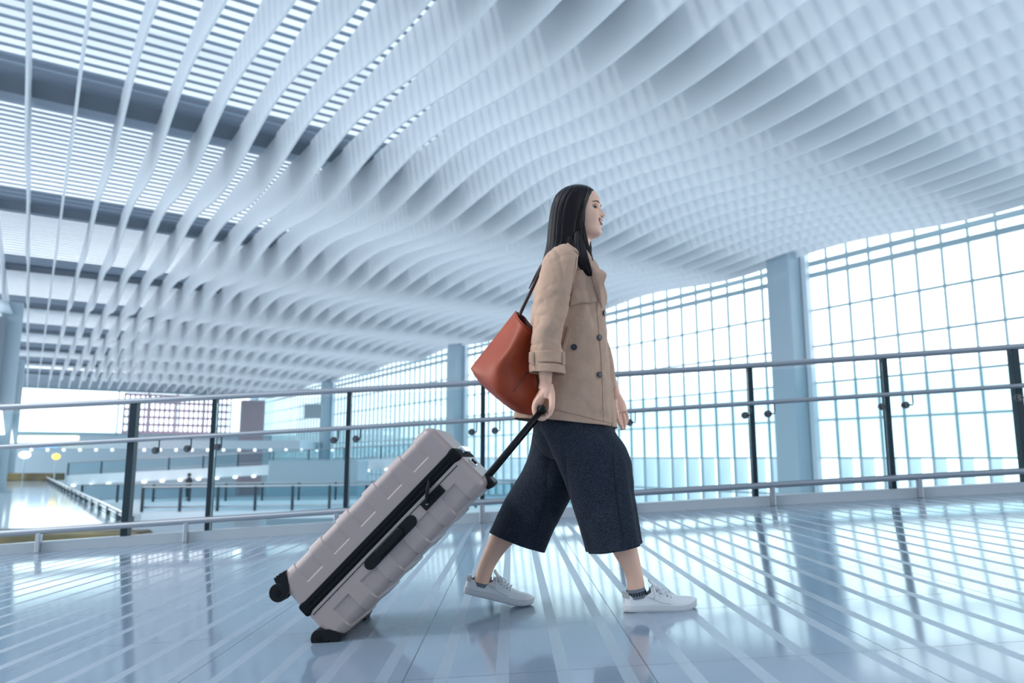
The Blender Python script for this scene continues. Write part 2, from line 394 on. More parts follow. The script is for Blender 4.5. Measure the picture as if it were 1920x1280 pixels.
t = slab('bridge', [(-16, 33), (4, 34, .2), (4, 36.5, .2), (-16, 36)], -1.75, .35, M['deck'], 'nearest teal glass bridge crossing the hall behind the suitcase', 'bridge', railing=[(0, 1)], spacing=.8)
slab('bridge', [(-26, 46), (5, 44.6, .4), (5, 48.6, .4), (-26, 50)], -2.1, .6, M['deck'], 'white edged bridge with a row of round lights beyond the nearest bridge', 'bridge', railing=[(0, 1)], spacing=1.1, lights=16)
slab('bridge', [(-37.5, 64), (-6, 60, 1.6), (-6, 65, 1.6), (-37.5, 69)], -.9, .8, M['deck'], 'rising ramp bridge farthest across the hall, glowing lamps beneath', 'bridge', railing=[(0, 1)], spacing=1.5, lights=20)
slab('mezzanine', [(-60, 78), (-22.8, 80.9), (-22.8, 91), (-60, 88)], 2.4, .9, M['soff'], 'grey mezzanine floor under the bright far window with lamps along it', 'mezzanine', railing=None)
tl = empty('light_string', (-40, 77, 1.3), 'row of round white lamps along the far mezzanine edge', 'lights')
for j in range(22):
    bm = bmesh.new(); sphere(bm, Vector((-51+j*1.6, 77.4+j*.12, 1.38)), .15, 10); link('lamp', bm, M['lamp'], tl)
bm = bmesh.new(); bx(bm, (-50, 78.3, 2.50), 4.8, .3, .34); tag(link('lit_sign', bm, M['yellow'], smooth=False), 'long yellow lit sign strip at the far left', 'sign')
bm = bmesh.new(); bx(bm, (-49, 78.2, 1.88), 1.7, .3, .26); tag(link('lit_sign', bm, M['blue'], smooth=False), 'small blue lit sign under the yellow sign strip', 'sign')
bm = bmesh.new(); sphere(bm, Vector((-36.2, 60, .67)), .3, 12, (1, 1, .8)); al = tag(link('lamp', bm, M['amber']), 'single amber lamp low in the far left hall', 'lamp'); bm = bmesh.new(); tube(bm, [Vector((-36.2, 60, .5)), Vector((-36.2, 60, -5.99))], .05, 8); link('pole', bm, M['column'], al)
bm = bmesh.new(); sphere(bm, Vector((-38.7, 60, .8)), .42, 12, (1, 1, .7)); pl_ = tag(link('lamp', bm, M['lamp']), 'pale round lamp left of the amber lamp', 'lamp'); bm = bmesh.new(); tube(bm, [Vector((-38.7, 60, .6)), Vector((-38.7, 60, -1.24))], .05, 8); link('pole', bm, M['column'], pl_)
bm = bmesh.new(); bx(bm, (-41.5, 61, -.93), 5.2, .6, .29); tag(bevel(link('bench', bm, M['brown'], smooth=False), .04), 'long brown bench block at the far end of the lower walkway', 'bench')
bm = bmesh.new(); bx(bm, (-19.5, 19.6, -1.64), 10.2, .38, .38); tag(bevel(link('fascia_beam', bm, M['brown'], smooth=False), .12, 3), 'dark olive brown beam along the near edge of the lower walkway', 'beam')
bm = bmesh.new(); bx(bm, (-17, 64, 4.5), .75, .1, .6); tag(link('hanging_sign', bm, M['sign'], smooth=False), 'grey square sign panel between far columns', 'sign')
bm = bmesh.new(); bx(bm, (-14.2, 56, -2), 3.2, 2, 2.4); tag(bevel(link('lift_block', bm, M['column'], smooth=False), .1), 'blue grey block standing in the middle of the far hall', 'block')
if True:
    bm = bmesh.new(); q = Vector((-20, 47, -1.15)); tube(bm, [q-ZZ*.86, q-ZZ*.3, q, q+ZZ*.35, q+ZZ*.5, q+ZZ*.55], [.10, .17, .16, .22, .12, .07], 12); sphere(bm, q+ZZ*.68, .12, 12)
    tag(link('person', bm, M['dark']), 'tiny distant figure in dark clothes on the far bridge', 'person')

# ---------------------------------------------------------------- near railing
rt = empty('railing', (0, railY(0), 0), 'long glass railing with steel handrails running behind the woman', 'railing')
def rp_(x, z, off=0): return Vector((x, railY(x)+off, fz(x)+z))
def rail(name, z, r, off, m=M['steel']):
    bm = bmesh.new(); tube(bm, [rp_(-8.5+.5*i, z, off) for i in range(35)], r, 12); return link(name, bm, m, rt)
rail('top_rail', 1.295, .028, 0); rail('handrail', .935, .021, -.09); rail('bumper_rail', .185, .028, -.10)
bm = bmesh.new(); rows = []
for i in range(35):
    x = -8.5+.5*i; rows.append([bm.verts.new(rp_(x, z, o)) for z, o in ((0, -.05), (.085, -.05), (.085, .1), (0, .1))])
for r0, r1 in zip(rows, rows[1:]):
    for q in range(4): bm.faces.new((r0[q], r0[(q+1) % 4], r1[(q+1) % 4], r1[q]))
bm.faces.new(rows[0]); bm.faces.new(rows[-1][::-1])
link('curb', bm, M['curb'], rt, smooth=False)
def xat(px):
    x = (px-960)/F*7.0
    for _ in range(4): x = (px-960)/F*(railY(x)*CP+.1*SP)
    return x
posts = [246, 398, 652, 905, 1150, 1413, 1670, 1920]
pxs = [-12, *posts, 2180]
for px in posts+[-150, 2180]:
    x = xat(px); bm = bmesh.new(); wd = .032 if px in (246, 1920) else .021
    bx(bm, rp_(x, .68, .02), wd, .04, .60); bevel(link('post', bm, M['post'], rt, smooth=False), .005)
for px in (102, 368, 640, 905, 1175, 1437, 1707, 1975):
    x = xat(px); bm = bmesh.new(); bx(bm, rp_(x, .085, -.10), .021, .021, .085); bevel(link('stub_post', bm, M['steel'], rt, smooth=False), .006)
for i in range(len(pxs)-1):
    x0, x1 = xat(pxs[i])+.025, xat(pxs[i+1])-.025
    if pxs[i] == 246: continue
    bm = bmesh.new(); q0, q1 = rp_(x0, 0), rp_(x1, 0); d = q1-q0; s = Vector((-d.y, d.x, 0)).normalized()*.006
    box(bm, (q0+q1)/2+ZZ*.665, d/2, s, ZZ*.575); link('glass_panel', bm, M['glass'], rt, smooth=False)
for px in (297, 356, 412, 628, 669, 885, 928, 1133, 1180, 1397, 1440, 1655, 1699, 1912):
    x = xat(px); bm = bmesh.new(); q = rp_(x, .83, -.045)
    cyl(bm, q, (0, 1, 0), .032, .035, 18); cyl(bm, q+Vector((0, -.022, 0)), (0, 1, 0), .024, .012, 18)
    br = link('rail_bracket', bm, M['bracket'], rt); wnorm(br)
    bm = bmesh.new(); tube(bm, [q+Vector((0, -.02, 0)), q+Vector((.045, -.045, 0)), q+Vector((.048, -.045, .02)), q+Vector((.048, -.045, .10))], .006, 8); link('bracket_arm', bm, M['post'], br)

# ---------------------------------------------------------------- suitcase
O = P(715, 998, 2.60)
yaw = math.radians(-3.5)
Rz = Matrix.Rotation(yaw, 3, 'Z')
uL = Rz @ Vector((.697, 0, .717)); uT = Rz @ Vector((.717, 0, -.697)); uW = Rz @ Vector((0, 1, 0))
def C(L, T, W): return O+uL*L+uT*T+uW*W
HWD = .20
case = empty('suitcase', C(-.41, .1, HWD), 'large rose grey hard shell suitcase tilted on two wheels behind the woman', 'suitcase')
def shell(T0, T1, side):
    bm = bmesh.new(); h = Vector((.37, (T1-T0)/2, HWD)); r = .034; nx, ny, nz = 330, 64, 44
    def mk(v, swap):
        p = Vector(v); lo_ = [h[i]-r for i in range(3)]; hi_ = list(lo_)
        if side > 0: lo_[1] = h[1]-.003
        else: hi_[1] = h[1]-.003
        q = Vector([max(-lo_[i], min(hi_[i], p[i])) for i in range(3)]); d = p-q
        nn = d.normalized() if d.length > 1e-6 else Vector((0, 0, 0)); pt = q+nn*(r if d.length > .0035 or abs(nn[1]) < .5 else .003) if d.length > 1e-6 else p
        # sink the square panels
        mask = 0
        for c in (-.254, -.127, 0, .127, .254):
            mask = max(mask, sm(.0365, .0335, abs(pt[0]-c)))
        edge = (pt[1]*side)  # positive towards the outer side
        inn = h[1]-.083
        mask *= sm(inn, inn+.003, edge)
        if abs(pt[2]) > HWD-.004 or edge > h[1]-r: pass
        return pt-nn*.0055*mask
    cache = {}
    def face(ax, sg):
        dims = [nx, ny, nz]; o = [i for i in range(3) if i != ax]; g = []
        for i in range(dims[o[0]]+1):
            row = []
            for j in range(dims[o[1]]+1):
                v = [0, 0, 0]; v[ax] = sg*h[ax]; v[o[0]] = -h[o[0]]+2*h[o[0]]*i/dims[o[0]]; v[o[1]] = -h[o[1]]+2*h[o[1]]*j/dims[o[1]]
                key = tuple(round(x, 6) for x in v)
                if key not in cache:
                    pt = mk(v, 0); cache[key] = bm.verts.new(C(pt[0], (T0+T1)/2+pt[1], HWD+pt[2]))
                row.append(cache[key])
            g.append(row)
        for i in range(dims[o[0]]):
            for j in range(dims[o[1]]): bm.faces.new((g[i][j], g[i+1][j], g[i+1][j+1], g[i][j+1]))
    for ax in range(3):
        for sg in (-1, 1): face(ax, sg)
    return link('front_shell' if side < 0 else 'back_shell', bm, M['shell'], case)
shell(-.146, -.027, -1); shell(.018, .146, 1)
def cbox(bm, L, T, W, hl, ht, hw): box(bm, C(L, T, W), uL*hl, uT*ht, uW*hw)
bm = bmesh.new(); cbox(bm, 0, -.0045, HWD, .3725, .0245, HWD+.0015); bevel(link('zip_band', bm, M['zipm'], case, smooth=False), .010, 4)
bm = bmesh.new(); cbox(bm, 0, -.012, HWD, .345, .0022, HWD+.0035); cbox(bm, 0, .004, HWD, .345, .0022, HWD+.0035); link('zip_teeth', bm, M['black'], case, smooth=False)
bm = bmesh.new(); cbox(bm, -.005, .0275, .0, .345, .0012, .0012); link('groove_shade_line', bm, M['zipm'], case, smooth=False)  # dark strip in place of a modelled groove, its shade put into the colour
# side carry handle
bm = bmesh.new()
def pill(bm, L0, L1, T, W, r, th):
    n = 14; pr = []
    for i in range(n+1): t = -math.pi/2+math.pi*i/n; pr.append((L1-r+r*math.cos(t), T+r*math.sin(t)))
    for i in range(n+1): t = math.pi/2+math.pi*i/n; pr.append((L0+r+r*math.cos(t), T+r*math.sin(t)))
    f0 = [bm.verts.new(C(l, t_, W-th)) for l, t_ in pr]; f1 = [bm.verts.new(C(l, t_, W+.004)) for l, t_ in pr]
    bm.faces.new(f0); bm.faces.new(f1[::-1])
    for i in range(len(pr)): bm.faces.new((f0[i], f0[(i+1) % len(pr)], f1[(i+1) % len(pr)], f1[i]))
pill(bm, -.118, .118, .046, 0, .021, .006); ch = bevel(link('side_handle', bm, M['black'], case, smooth=False), .003, 3)
bm = bmesh.new(); pill(bm, -.06, .06, .043, -.008, .0155, .012); bevel(link('grip', bm, M['black'], ch, smooth=False), .005, 3)
# lock
bm = bmesh.new(); cbox(bm, .205, .043, -.003, .047, .0165, .006); lk = bevel(link('lock', bm, M['black'], case, smooth=False), .004, 3)
bm = bmesh.new()
for i in range(3): cbox(bm, .238-.017*i, .040, -.010, .0065, .010, .003)
bevel(link('number_wheel', bm, M['zipm'], lk, smooth=False), .001)
bm = bmesh.new(); cyl(bm, C(.178, .044, -.010), uW, .0045, .004, 18); link('keyhole', bm, M['brass'], lk)
bm = bmesh.new(); cbox(bm, .201, .036, -.010, .0012, .006, .001); link('reset_mark', bm, M['chrome'], lk, smooth=False)
bm = bmesh.new(); tube(bm, [C(.238, -.004, -.010), C(.215, .012, -.016), C(.186, .034, -.013), C(.178, .044, -.010)], [.005, .0065, .006, .005], 10); link('zip_puller', bm, M['black'], case)
# top carry handle, chrome plate
bm = bmesh.new(); cbox(bm, .3835, -.010, HWD, .0035, .013, .095); cbox(bm, .376, -.010, HWD-.085, .009, .012, .012); cbox(bm, .376, -.010, HWD+.085, .009, .012, .012); bevel(link('top_handle', bm, M['chrome'], case, smooth=False), .003, 3)
bm = bmesh.new(); cbox(bm, .372, .050, .12, .006, .017, .026); lt_ = bevel(link('latch', bm, M['chrome'], case, smooth=False), .003, 2)
bm = bmesh.new(); cbox(bm, .379, .050, .12, .005, .011, .017); bevel(link('latch_button', bm, M['black'], lt_, smooth=False), .002, 2)
# telescopic handle
hx = P(1017, 768, 2.72)
gripW = (hx-O).dot(uW)
gL = (hx-O).dot(uL); gT = (hx-O).dot(uT)
tele = bmesh.new()
for s in (-.055, .055): tube(tele, [C(.30, .118, HWD+s), C(.372, .118, HWD+s), C(gL-.012, gT, HWD+s)], .0105, 12)
th = link('telescopic_handle', tele, M['black'], case)
bm = bmesh.new(); tube(bm, [C(gL, gT, HWD-.105), C(gL, gT, HWD-.10), C(gL, gT, HWD+.10), C(gL, gT, HWD+.105)], [.007, .0135, .0135, .007], 16); link('grip', bm, M['black'], th)
bm = bmesh.new(); cbox(bm, .360, .136, HWD, .018, .022, .085); bevel(link('handle_socket', bm, M['black'], case, smooth=False), .010, 4)
# wheels
for T, W in ((-.110, .024), (.098, .024), (-.110, 2*HWD-.024), (.098, 2*HWD-.024)):
    s = -1 if T < 0 else 1
    wo_ = 1 if W < HWD else -1
    bm = bmesh.new(); cyl(bm, C(-.386, T, W-.018), uW, .031, .020, 36); cyl(bm, C(-.386, T, W+.018), uW, .031, .020, 36); cyl(bm, C(-.386, T, W), uW, .020, .03, 20)
    wh = bevel(link('wheel', bm, M['black'], case, smooth=False), .004, 3)
    bm = bmesh.new(); cyl(bm, C(-.386, T, W-.0285), uW, .010, .003, 20); link('axle_cap', bm, M['zipm'], wh, smooth=False)
    W0, W1 = (W-.030, W+.050) if W < HWD else (W-.050, W+.030)
    W0 += .004*(W < HWD); W1 -= .004*(W > HWD)
    pl = [(-.322, .147), (-.331, .120), (-.342, .100), (-.356, .088), (-.374, .084), (-.379, .091), (-.372, .100), (-.368, .118), (-.370, .140), (-.364, .156), (-.358, .151), (-.352, .155), (-.346, .1495), (-.340, .153), (-.334, .148)]
    bm = bmesh.new(); f0 = [bm.verts.new(C(l, s*t_, W0)) for l, t_ in pl]; f1 = [bm.verts.new(C(l, s*t_, W1)) for l, t_ in pl]
    bm.faces.new(f0); bm.faces.new(f1[::-1])
    for q_ in range(len(pl)): bm.faces.new((f0[q_], f0[(q_+1) % len(pl)], f1[(q_+1) % len(pl)], f1[q_]))
    bevel(link('wheel_housing', bm, M['black'], case, smooth=False), .0015, 2)

# ---------------------------------------------------------------- woman
YB = 2.95
W_ = empty('person', (P(1100, 1140, 2.88).x, 2.9, fz(.3)), 'woman in tan trench coat and charcoal culottes striding right, pulling a suitcase', 'person')
# body: one continuous mesh
bb = bmesh.new()
HR_ = Matrix.Rotation(math.radians(-20), 3, 'Z') @ Matrix.Rotation(math.radians(-1.5), 3, 'Y')
HO = P(1087.5, 396.5, YB)
HSC = .985
def H(x, y, z): return HO + HR_ @ (Vector((x, y, z))*HSC)
prof = [(-.150, .020, .055, .050), (-.128, .028, .055, .052), (-.118, .052, .058, .040), (-.113, .076, .062, .043), (-.104, .0865, .064, .048), (-.092, .0875, .066, .053), (-.080, .0835, .070, .057),
        (-.066, .0865, .076, .061), (-.055, .0880, .082, .064), (-.042, .0870, .086, .066), (-.025, .0860, .092, .069), (-.005, .0830, .096, .0705), (.012, .0845, .100, .0715),
        (.030, .0865, .102, .072), (.055, .083, .100, .071), (.080, .066, .090, .062), (.098, .040, .066, .043), (.106, .012, .030, .015)]
def ip(z, k):
    for p, q in zip(prof, prof[1:]):
        if p[0] <= z <= q[0]:
            t = (z-p[0])/(q[0]-p[0]); return p[k]+(q[k]-p[k])*t
    return prof[-1][k]
def g(x, s): return math.exp(-(x/s)**2)
def headpt(phi, z):
    f, b_, wd = ip(z, 1), ip(z, 2), ip(z, 3)
    c, s = math.cos(phi), math.sin(phi)
    y = wd*math.copysign(abs(s)**.92, s)
    x = f*(abs(c)**.80) if c > 0 else -b_*(abs(c)**.9)
    if c > 0:
        ya = abs(y)
        nz = sm(.012, -.020, z)*sm(-.041, -.030, z)
        ramp = .003+.0165*sm(.012, -.028, z)
        x += ramp*sm(-.041, -.031, z)*sm(.016, .004, z)*g(y, .0085+.004*sm(-.01, -.03, z))
        x += .005*g(ya-.012, .006)*g(z+.032, .007)             # nostril wings
        x -= .010*g(ya-.032, .015)*g(z-.001, .012)              # sockets
        x += .003*g(ya-.034, .018)*g(z-.021, .008)              # brow ridge
        x += .0055*g(ya-.040, .016)*g(z+.036, .020)             # cheeks
        x += .0035*g(y, .018)*(g(z+.051, .0055)+g(z+.066, .006)) # lips
        x -= .004*g(y, .018)*g(z+.0585, .0025)
        x -= .002*g(ya-.024, .005)*g(z+.058, .008)
    return x, y, z
NZ, NP = 150, 120; rows = []
for i in range(NZ+1):
    z = -.150+.256*i/NZ
    rows.append([bb.verts.new(H(*headpt(-math.pi+2*math.pi*k/NP, z))) for k in range(NP)])
for i in range(NZ):
    for k in range(NP): bb.faces.new((rows[i][k], rows[i][(k+1) % NP], rows[i+1][(k+1) % NP], rows[i+1][k]))
bb.faces.new(rows[0][::-1]); bb.faces.new(rows[-1])
# neck, torso
loft(bb, [R(1063, 430, 1108, 430, YB, .045), R(1066, 455, 1106, 458, YB, .046), R(1062, 478, 1104, 482, YB, .055), R(1045, 492, 1106, 498, YB, .10)], 32, 4)
loft(bb, [R(1045, 482, 1104, 488, YB, .09), R(1025, 510, 1110, 510, YB, .14), R(1015, 560, 1112, 560, YB, .125), R(1012, 640, 1112, 640, YB, .11), R(1005, 730, 1125, 730, YB, .12), R(1010, 800, 1130, 800, YB, .12)], 32, 4)
# arms
def limb(pts, rr, n=5, seg=18): tube(bb, pts, rr, seg, n=n)
limb([P(1052, 500, 2.82), P(1042, 515, 2.75), P(1030, 600, 2.72), P(1024, 650, 2.72), P(1023, 700, 2.735), P(1023, 716, 2.742), P(1021, 730, 2.745)], [.05, .045, .036, .034, .026, .0225, .024])
limb([P(1068, 500, 3.06), P(1074, 520, 3.10), P(1095, 610, 3.12), P(1125, 670, 3.10), P(1148, 722, 3.08), P(1154, 744, 3.075)], [.05, .045, .036, .033, .024, .021])
# legs
limb([P(1085, 790, 2.88), P(1110, 880, 2.84), P(1140, 960, 2.82), P(1160, 1000, 2.81), P(1172, 1030, 2.80), P(1183, 1058, 2.80), P(1190, 1082, 2.80), P(1193, 1108, 2.80)], [.085, .075, .055, .052, .045, .035, .031, .032], seg=24)
limb([P(1050, 790, 3.02), P(1030, 880, 3.03), P(995, 950, 3.03), P(966, 982, 3.03), P(940, 1010, 3.02), P(922, 1040, 3.02), P(910, 1066, 3.02), P(903, 1092, 3.02)], [.085, .075, .055, .053, .045, .035, .031, .032], seg=24)
# right (near) hand closed on the grip
def fing(pts, rr): tube(bb, pts, rr, 12, n=4)
tube(bb, [P(1023, 712, 2.745), P(1021, 727, 2.748), P(1015, 742, 2.75), P(1007, 756, 2.75), P(1005, 760, 2.75)], [.021, .029, .036, .036, .028], 24, n=4, flat=.50)
G = C(gL, gT, 0)  # grip axis
gc = lambda ang, r, Y: Vector((hx.x+math.cos(ang)*r, Y, hx.z+math.sin(ang)*r))
for k, (Y, ln) in enumerate(((2.722, 1.0), (2.742, 1.04), (2.761, 1.0), (2.779, .92))):
    rr = [.0110, .0108, .0100, .0094, .0088, .0072]
    fing([P(x, y+(ln-1)*40, Y) for x, y in ((1013, 743), (1003.5, 757), (1002.5, 770), (1008.5, 780.5), (1018, 783.5), (1026, 779))], rr)
fing([P(1023, 716, 2.738), P(1026, 732, 2.732), P(1024, 748, 2.730)], [.018, .022, .016])
fing([P(1030, 722, 2.735), P(1034, 738, 2.722), P(1035, 753, 2.712), P(1034, 766, 2.708), P(1029, 779, 2.708)], [.015, .0135, .0115, .0105, .0085])
# left (far) hand hanging relaxed
tube(bb, [P(1153, 740, 3.075), P(1156, 752, 3.07), P(1160, 765, 3.065), P(1163, 775, 3.06)], [.020, .026, .029, .026], 18, n=4, flat=1.15)
FH = [[(1156, 768), (1157, 780), (1160, 790), (1164, 798)], [(1160, 772), (1162, 786), (1165, 797), (1167, 806)], [(1166, 772), (1170, 785), (1171, 796), (1169, 806)], [(1171, 768), (1175, 780), (1175, 789), (1172, 797)]]
for q, (pts, Y) in enumerate(zip(FH, (3.035, 3.055, 3.075, 3.09))):
    fing([P(x, y, Y) for x, y in pts], [.0095, .0090, .0082, .0070])
fing([P(1152, 750, 3.05), P(1153, 764, 3.03), P(1156, 776, 3.02), P(1158, 786, 3.02)], [.012, .011, .0095, .008])
body = link('body', bb, M['skin'], W_)
rm = body.modifiers.new('remesh', 'REMESH'); rm.mode = 'VOXEL'; rm.voxel_size = .0024; rm.use_smooth_shade = True
smo = body.modifiers.new('smooth', 'SMOOTH'); smo.factor = .5; smo.iterations = 3
# face parts, laid on the head surface
def face_patch(name, m, cells, off, par, closed=False):
    bm = bmesh.new(); g_ = [[bm.verts.new(H(*headsurf(y, z, off))) for (y, z) in row] for row in cells]
    for i in range(len(g_)-1):
        for j in range(len(g_[0])-1): bm.faces.new((g_[i][j], g_[i][j+1], g_[i+1][j+1], g_[i+1][j]))
    return link(name, bm, m, par)
def headsurf(y, z, off):
    wd = ip(z, 3); s = max(-1, min(1, y/wd)); phi = math.asin(math.copysign(abs(s)**(1/.92), s))
    x, yy, zz = headpt(phi, z); return (x+off, yy, zz)
for s in (-1, 1):
    bm = bmesh.new(); sphere(bm, H(*headsurf(s*.0075, -.0375, .0005)), .0026, 10, (1, 1.3, .6)); link('nostril', bm, M['crease'], body)
    def eyez(u, hi): return (.0052 if hi else -.0042)*math.sin(math.pi*u)**.8+.0025*u-.001
    def eyey(u): return .0185+.0265*u
    n = 20
    ew = face_patch('eye', M['white'], [[(s*eyey(i/n), eyez(i/n, 1)) for i in range(n+1)], [(s*eyey(i/n), .5*eyez(i/n, 1)+.5*eyez(i/n, 0)) for i in range(n+1)], [(s*eyey(i/n), eyez(i/n, 0)) for i in range(n+1)]], .0012, body)
    bm = bmesh.new(); cy = .0295; vs = []
    for i in range(24):
        a_ = 2*math.pi*i/24; yy = cy+.0054*math.cos(a_); u = (yy-.0185)/.0265; zz_ = .0006+.0056*math.sin(a_); zz_ = min(zz_, eyez(u, 1)-.0002); zz_ = max(zz_, eyez(u, 0)+.0002)
        vs.append(bm.verts.new(H(*headsurf(s*yy, zz_, .0018))))
    bm.faces.new(vs); link('iris', bm, M['iris'], body)
    bm = bmesh.new(); tube(bm, [H(*headsurf(s*eyey(i/12), eyez(i/12, 1)+.0004, .0018)) for i in range(13)]+[H(*headsurf(s*.0475, .0035, .0015))], [.0004]+[.0011+.0005*math.sin(math.pi*i/12) for i in range(12)]+[.0003], 8); link('lash', bm, M['iris'], body)
    bm = bmesh.new(); tube(bm, [H(*headsurf(s*eyey(i/12), eyez(i/12, 0), .0010)) for i in range(13)], .0005, 6); link('lower_lash', bm, M['brow'], body)
    bm = bmesh.new(); tube(bm, [H(*headsurf(s*(.018+.030*i/12), .0055+.0062*math.sin(math.pi*(.1+.85*i/12)), .0004)) for i in range(13)], .0007, 6); link('eyelid_crease', bm, M['crease'], body)
    bm = bmesh.new(); tube(bm, [H(*headsurf(s*(.012+.040*i/12), .0175+.0062*math.sin(math.pi*(.15+.8*i/12))-.001*i/12, .0008)) for i in range(13)], [.0008+.0012*math.sin(math.pi*(i+1)/14) for i in range(13)], 8); link('eyebrow', bm, M['brow'], body)
def mouthrow(zf, n=18, hw=.0255): return [(-hw+2*hw*i/n, zf(abs(-1+2*i/n))) for i in range(n+1)]
up_ = lambda u: .006*u*u
top1 = mouthrow(lambda u: -.0465-.0035*g(u, .15)+up_(u)-.0045*u); mid1 = mouthrow(lambda u: -.0555+.0065*u*u)
midm = mouthrow(lambda u: -.051+up_(u)-.0005*u)
solid(face_patch('upper_lip', M['lips'], [top1, midm, mid1], .0022, body), .002, 0)
lt = mouthrow(lambda u: -.0630+.0140*u*u); lm = mouthrow(lambda u: -.0672+.0175*u*u); lb_ = mouthrow(lambda u: -.0715+.0215*u*u)
solid(face_patch('lower_lip', M['lips'], [lt, lm, lb_], .0026, body), .002, 0)
face_patch('teeth', M['teeth'], [mouthrow(lambda u: -.054+.0065*u*u, hw=.023), mouthrow(lambda u: -.0655+.016*u*u, hw=.023)], .0022, body)
bm = bmesh.new(); sphere(bm, P(1027.5, 780, 2.700), .0062, 12, (1, .35, 1.2)); link('thumbnail', bm, M['nail'], body)
bm = bmesh.new()
for (x, y, Y) in ((1166, 803, 3.046), (1168.5, 803, 3.068)): sphere(bm, P(x-1, y-2, Y-.006), .004, 10, (1, .5, 1.4))
link('fingernail', bm, M['nail'], body)
# hair
def hd_(a, t): return .010*math.sin(a*23+t*3)+.008*math.sin(a*41+1.3)+.006*math.sin(a*67+t*5)
bm = bmesh.new()
YH = YB
loft(bm, [R(1083, 349.5, 1088, 349.5, YH, .004), R(1066, 352.5, 1100, 353, YH, .045), R(1052, 359, 1111, 359, YH, .073, 2.2), R(1041, 370, 1114.5, 368, YH, .088, 2.4), R(1034.5, 386, 1108, 382, YH, .094, 2.9),
          R(1030.5, 405, 1101, 401, YH, .096, 3.2), R(1028, 425, 1097, 423, YH, .096, 3.2), R(1026, 448, 1094, 447, YH, .095, 3), R(1023, 468, 1090, 464, YH, .092, 2.6),
          R(1017, 490, 1060, 480, YH, .09, 2.2), R(1010, 512, 1034, 505, YH, .07, 2)], 160, 6, disp=hd_)
hair = link('hair', bm, M['hair'], W_)
def bundle(pts, n, fl=.55, r0=.0021):
    bm = bmesh.new(); core = [Vector((*P(*q[:3]), q[3])) for q in pts]; cp = catmull(core, 5); L = len(cp)
    for k_ in range(n):
        a_ = random.random()*2*math.pi; q_ = math.sqrt(random.random())*.95; end = 1-.16*random.random()**1.5
        wv = random.uniform(-1, 1); path = []; rr = []
        for i_ in range(L):
            t = i_/(L-1)
            if t > end: break
            p = Vector(cp[i_][:3]); w__ = cp[i_][3]
            ox = math.cos(a_+wv*t*.6)*q_*w__; oy = math.sin(a_+wv*t*.6)*q_*w__*fl
            path.append(p+Vector((ox*.9, oy, .0))); rr.append(r0*(1-.75*max(0, (t-.55)/.45)))
        rr[-1] = .0003
        tube(bm, path, rr, 6)
    return link('front_lock', bm, M['hair'], hair)
bundle([(1080, 405, 2.892, .006), (1082, 430, 2.872, .014), (1086, 456, 2.838, .024), (1089, 478, 2.795, .030), (1094, 496, 2.78, .030), (1100, 508, 2.78, .022), (1107, 519, 2.785, .007)], 190)
bundle([(1092, 415, 3.03, .006), (1097, 432, 3.03, .012), (1102, 452, 3.02, .014), (1104, 470, 3.00, .015), (1104, 486, 2.99, .012), (1102, 498, 2.99, .005)], 60)
bundle([(1092, 405, 2.885, .003), (1095, 430, 2.870, .005), (1098, 452, 2.858, .010), (1103, 472, 2.835, .013), (1107, 492, 2.82, .013), (1110, 512, 2.80, .005)], 60)
bundle([(1068, 430, 2.88, .01), (1070, 452, 2.855, .02), (1076, 470, 2.81, .026), (1081, 488, 2.785, .024), (1082, 504, 2.775, .008)], 110)
bm = bmesh.new()
for i in range(36):
    t = random.random(); s = random.choice((-1, 1)) if random.random() < .3 else -1
    x0 = 1050+random.random()*50
    yb_ = YH+s*(.0885+.006*random.random())
    pts = [P(1072+.45*(x0-1075), 357+random.random()*3, YH+s*.055), P(x0*.8+1076*.2, 372, YH+s*.086), P(x0-3, 398, yb_), P(x0-5, 425, yb_), P(x0-7-t*4, 452, yb_-s*.004)]
    tube(bm, pts, [.0006, .0012, .0013, .0012, .0006], 5, n=4)
link('loose_strands', bm, M['hair'], hair)

# ---- coat
def fold_t(a, t): return .012*t*math.sin(5*a+1.0)+.008*math.sin(3*a+7*t)
bm = bmesh.new()
torso = [R(1058, 466, 1103, 474, YB, .075), R(1040, 474, 1107, 483, YB, .13, 2.2), R(1022, 488, 1113, 496, YB, .168, 2.3), R(1008, 512, 1122, 514, YB, .178, 2.4), R(1000, 550, 1129, 548, YB, .168, 2.5), R(995, 600, 1133, 596, YB, .158, 2.5),
         R(990, 650, 1138, 648, YB, .158, 2.5), R(982, 700, 1145, 700, YB, .165, 2.5), R(972, 745, 1151, 752, YB, .172, 2.5), R(962, 784, 1156, 803, YB, .18, 2.5)]
loft(bm, torso, 120, 10, cap=(False, False), disp=fold_t)
for v in bm.verts:   # hem lifts a little on the side
    pass
crease(bm, .010, 5.5, 3, (1.2, 1.2, .45)); crease(bm, .0045, 14, 8, (1, 1, .7)); wrinkle(bm, .0012, 30, 1)
bvh = BVHTree.FromBMesh(bm)
coat = link('trench_coat', bm, M['coat'], W_); solid(coat, .004)
def hit(px, py, off=.004):
    d = (P(px, py, 3)-cam.location).normalized(); loc, n, i, dist = bvh.ray_cast(cam.location, d)
    if loc is None:
        near = bvh.find_nearest(P(px, py, YB-.12)); loc, n = near[0], near[1]
    if n.dot(d) > 0: n = -n
    return loc+n*off, n
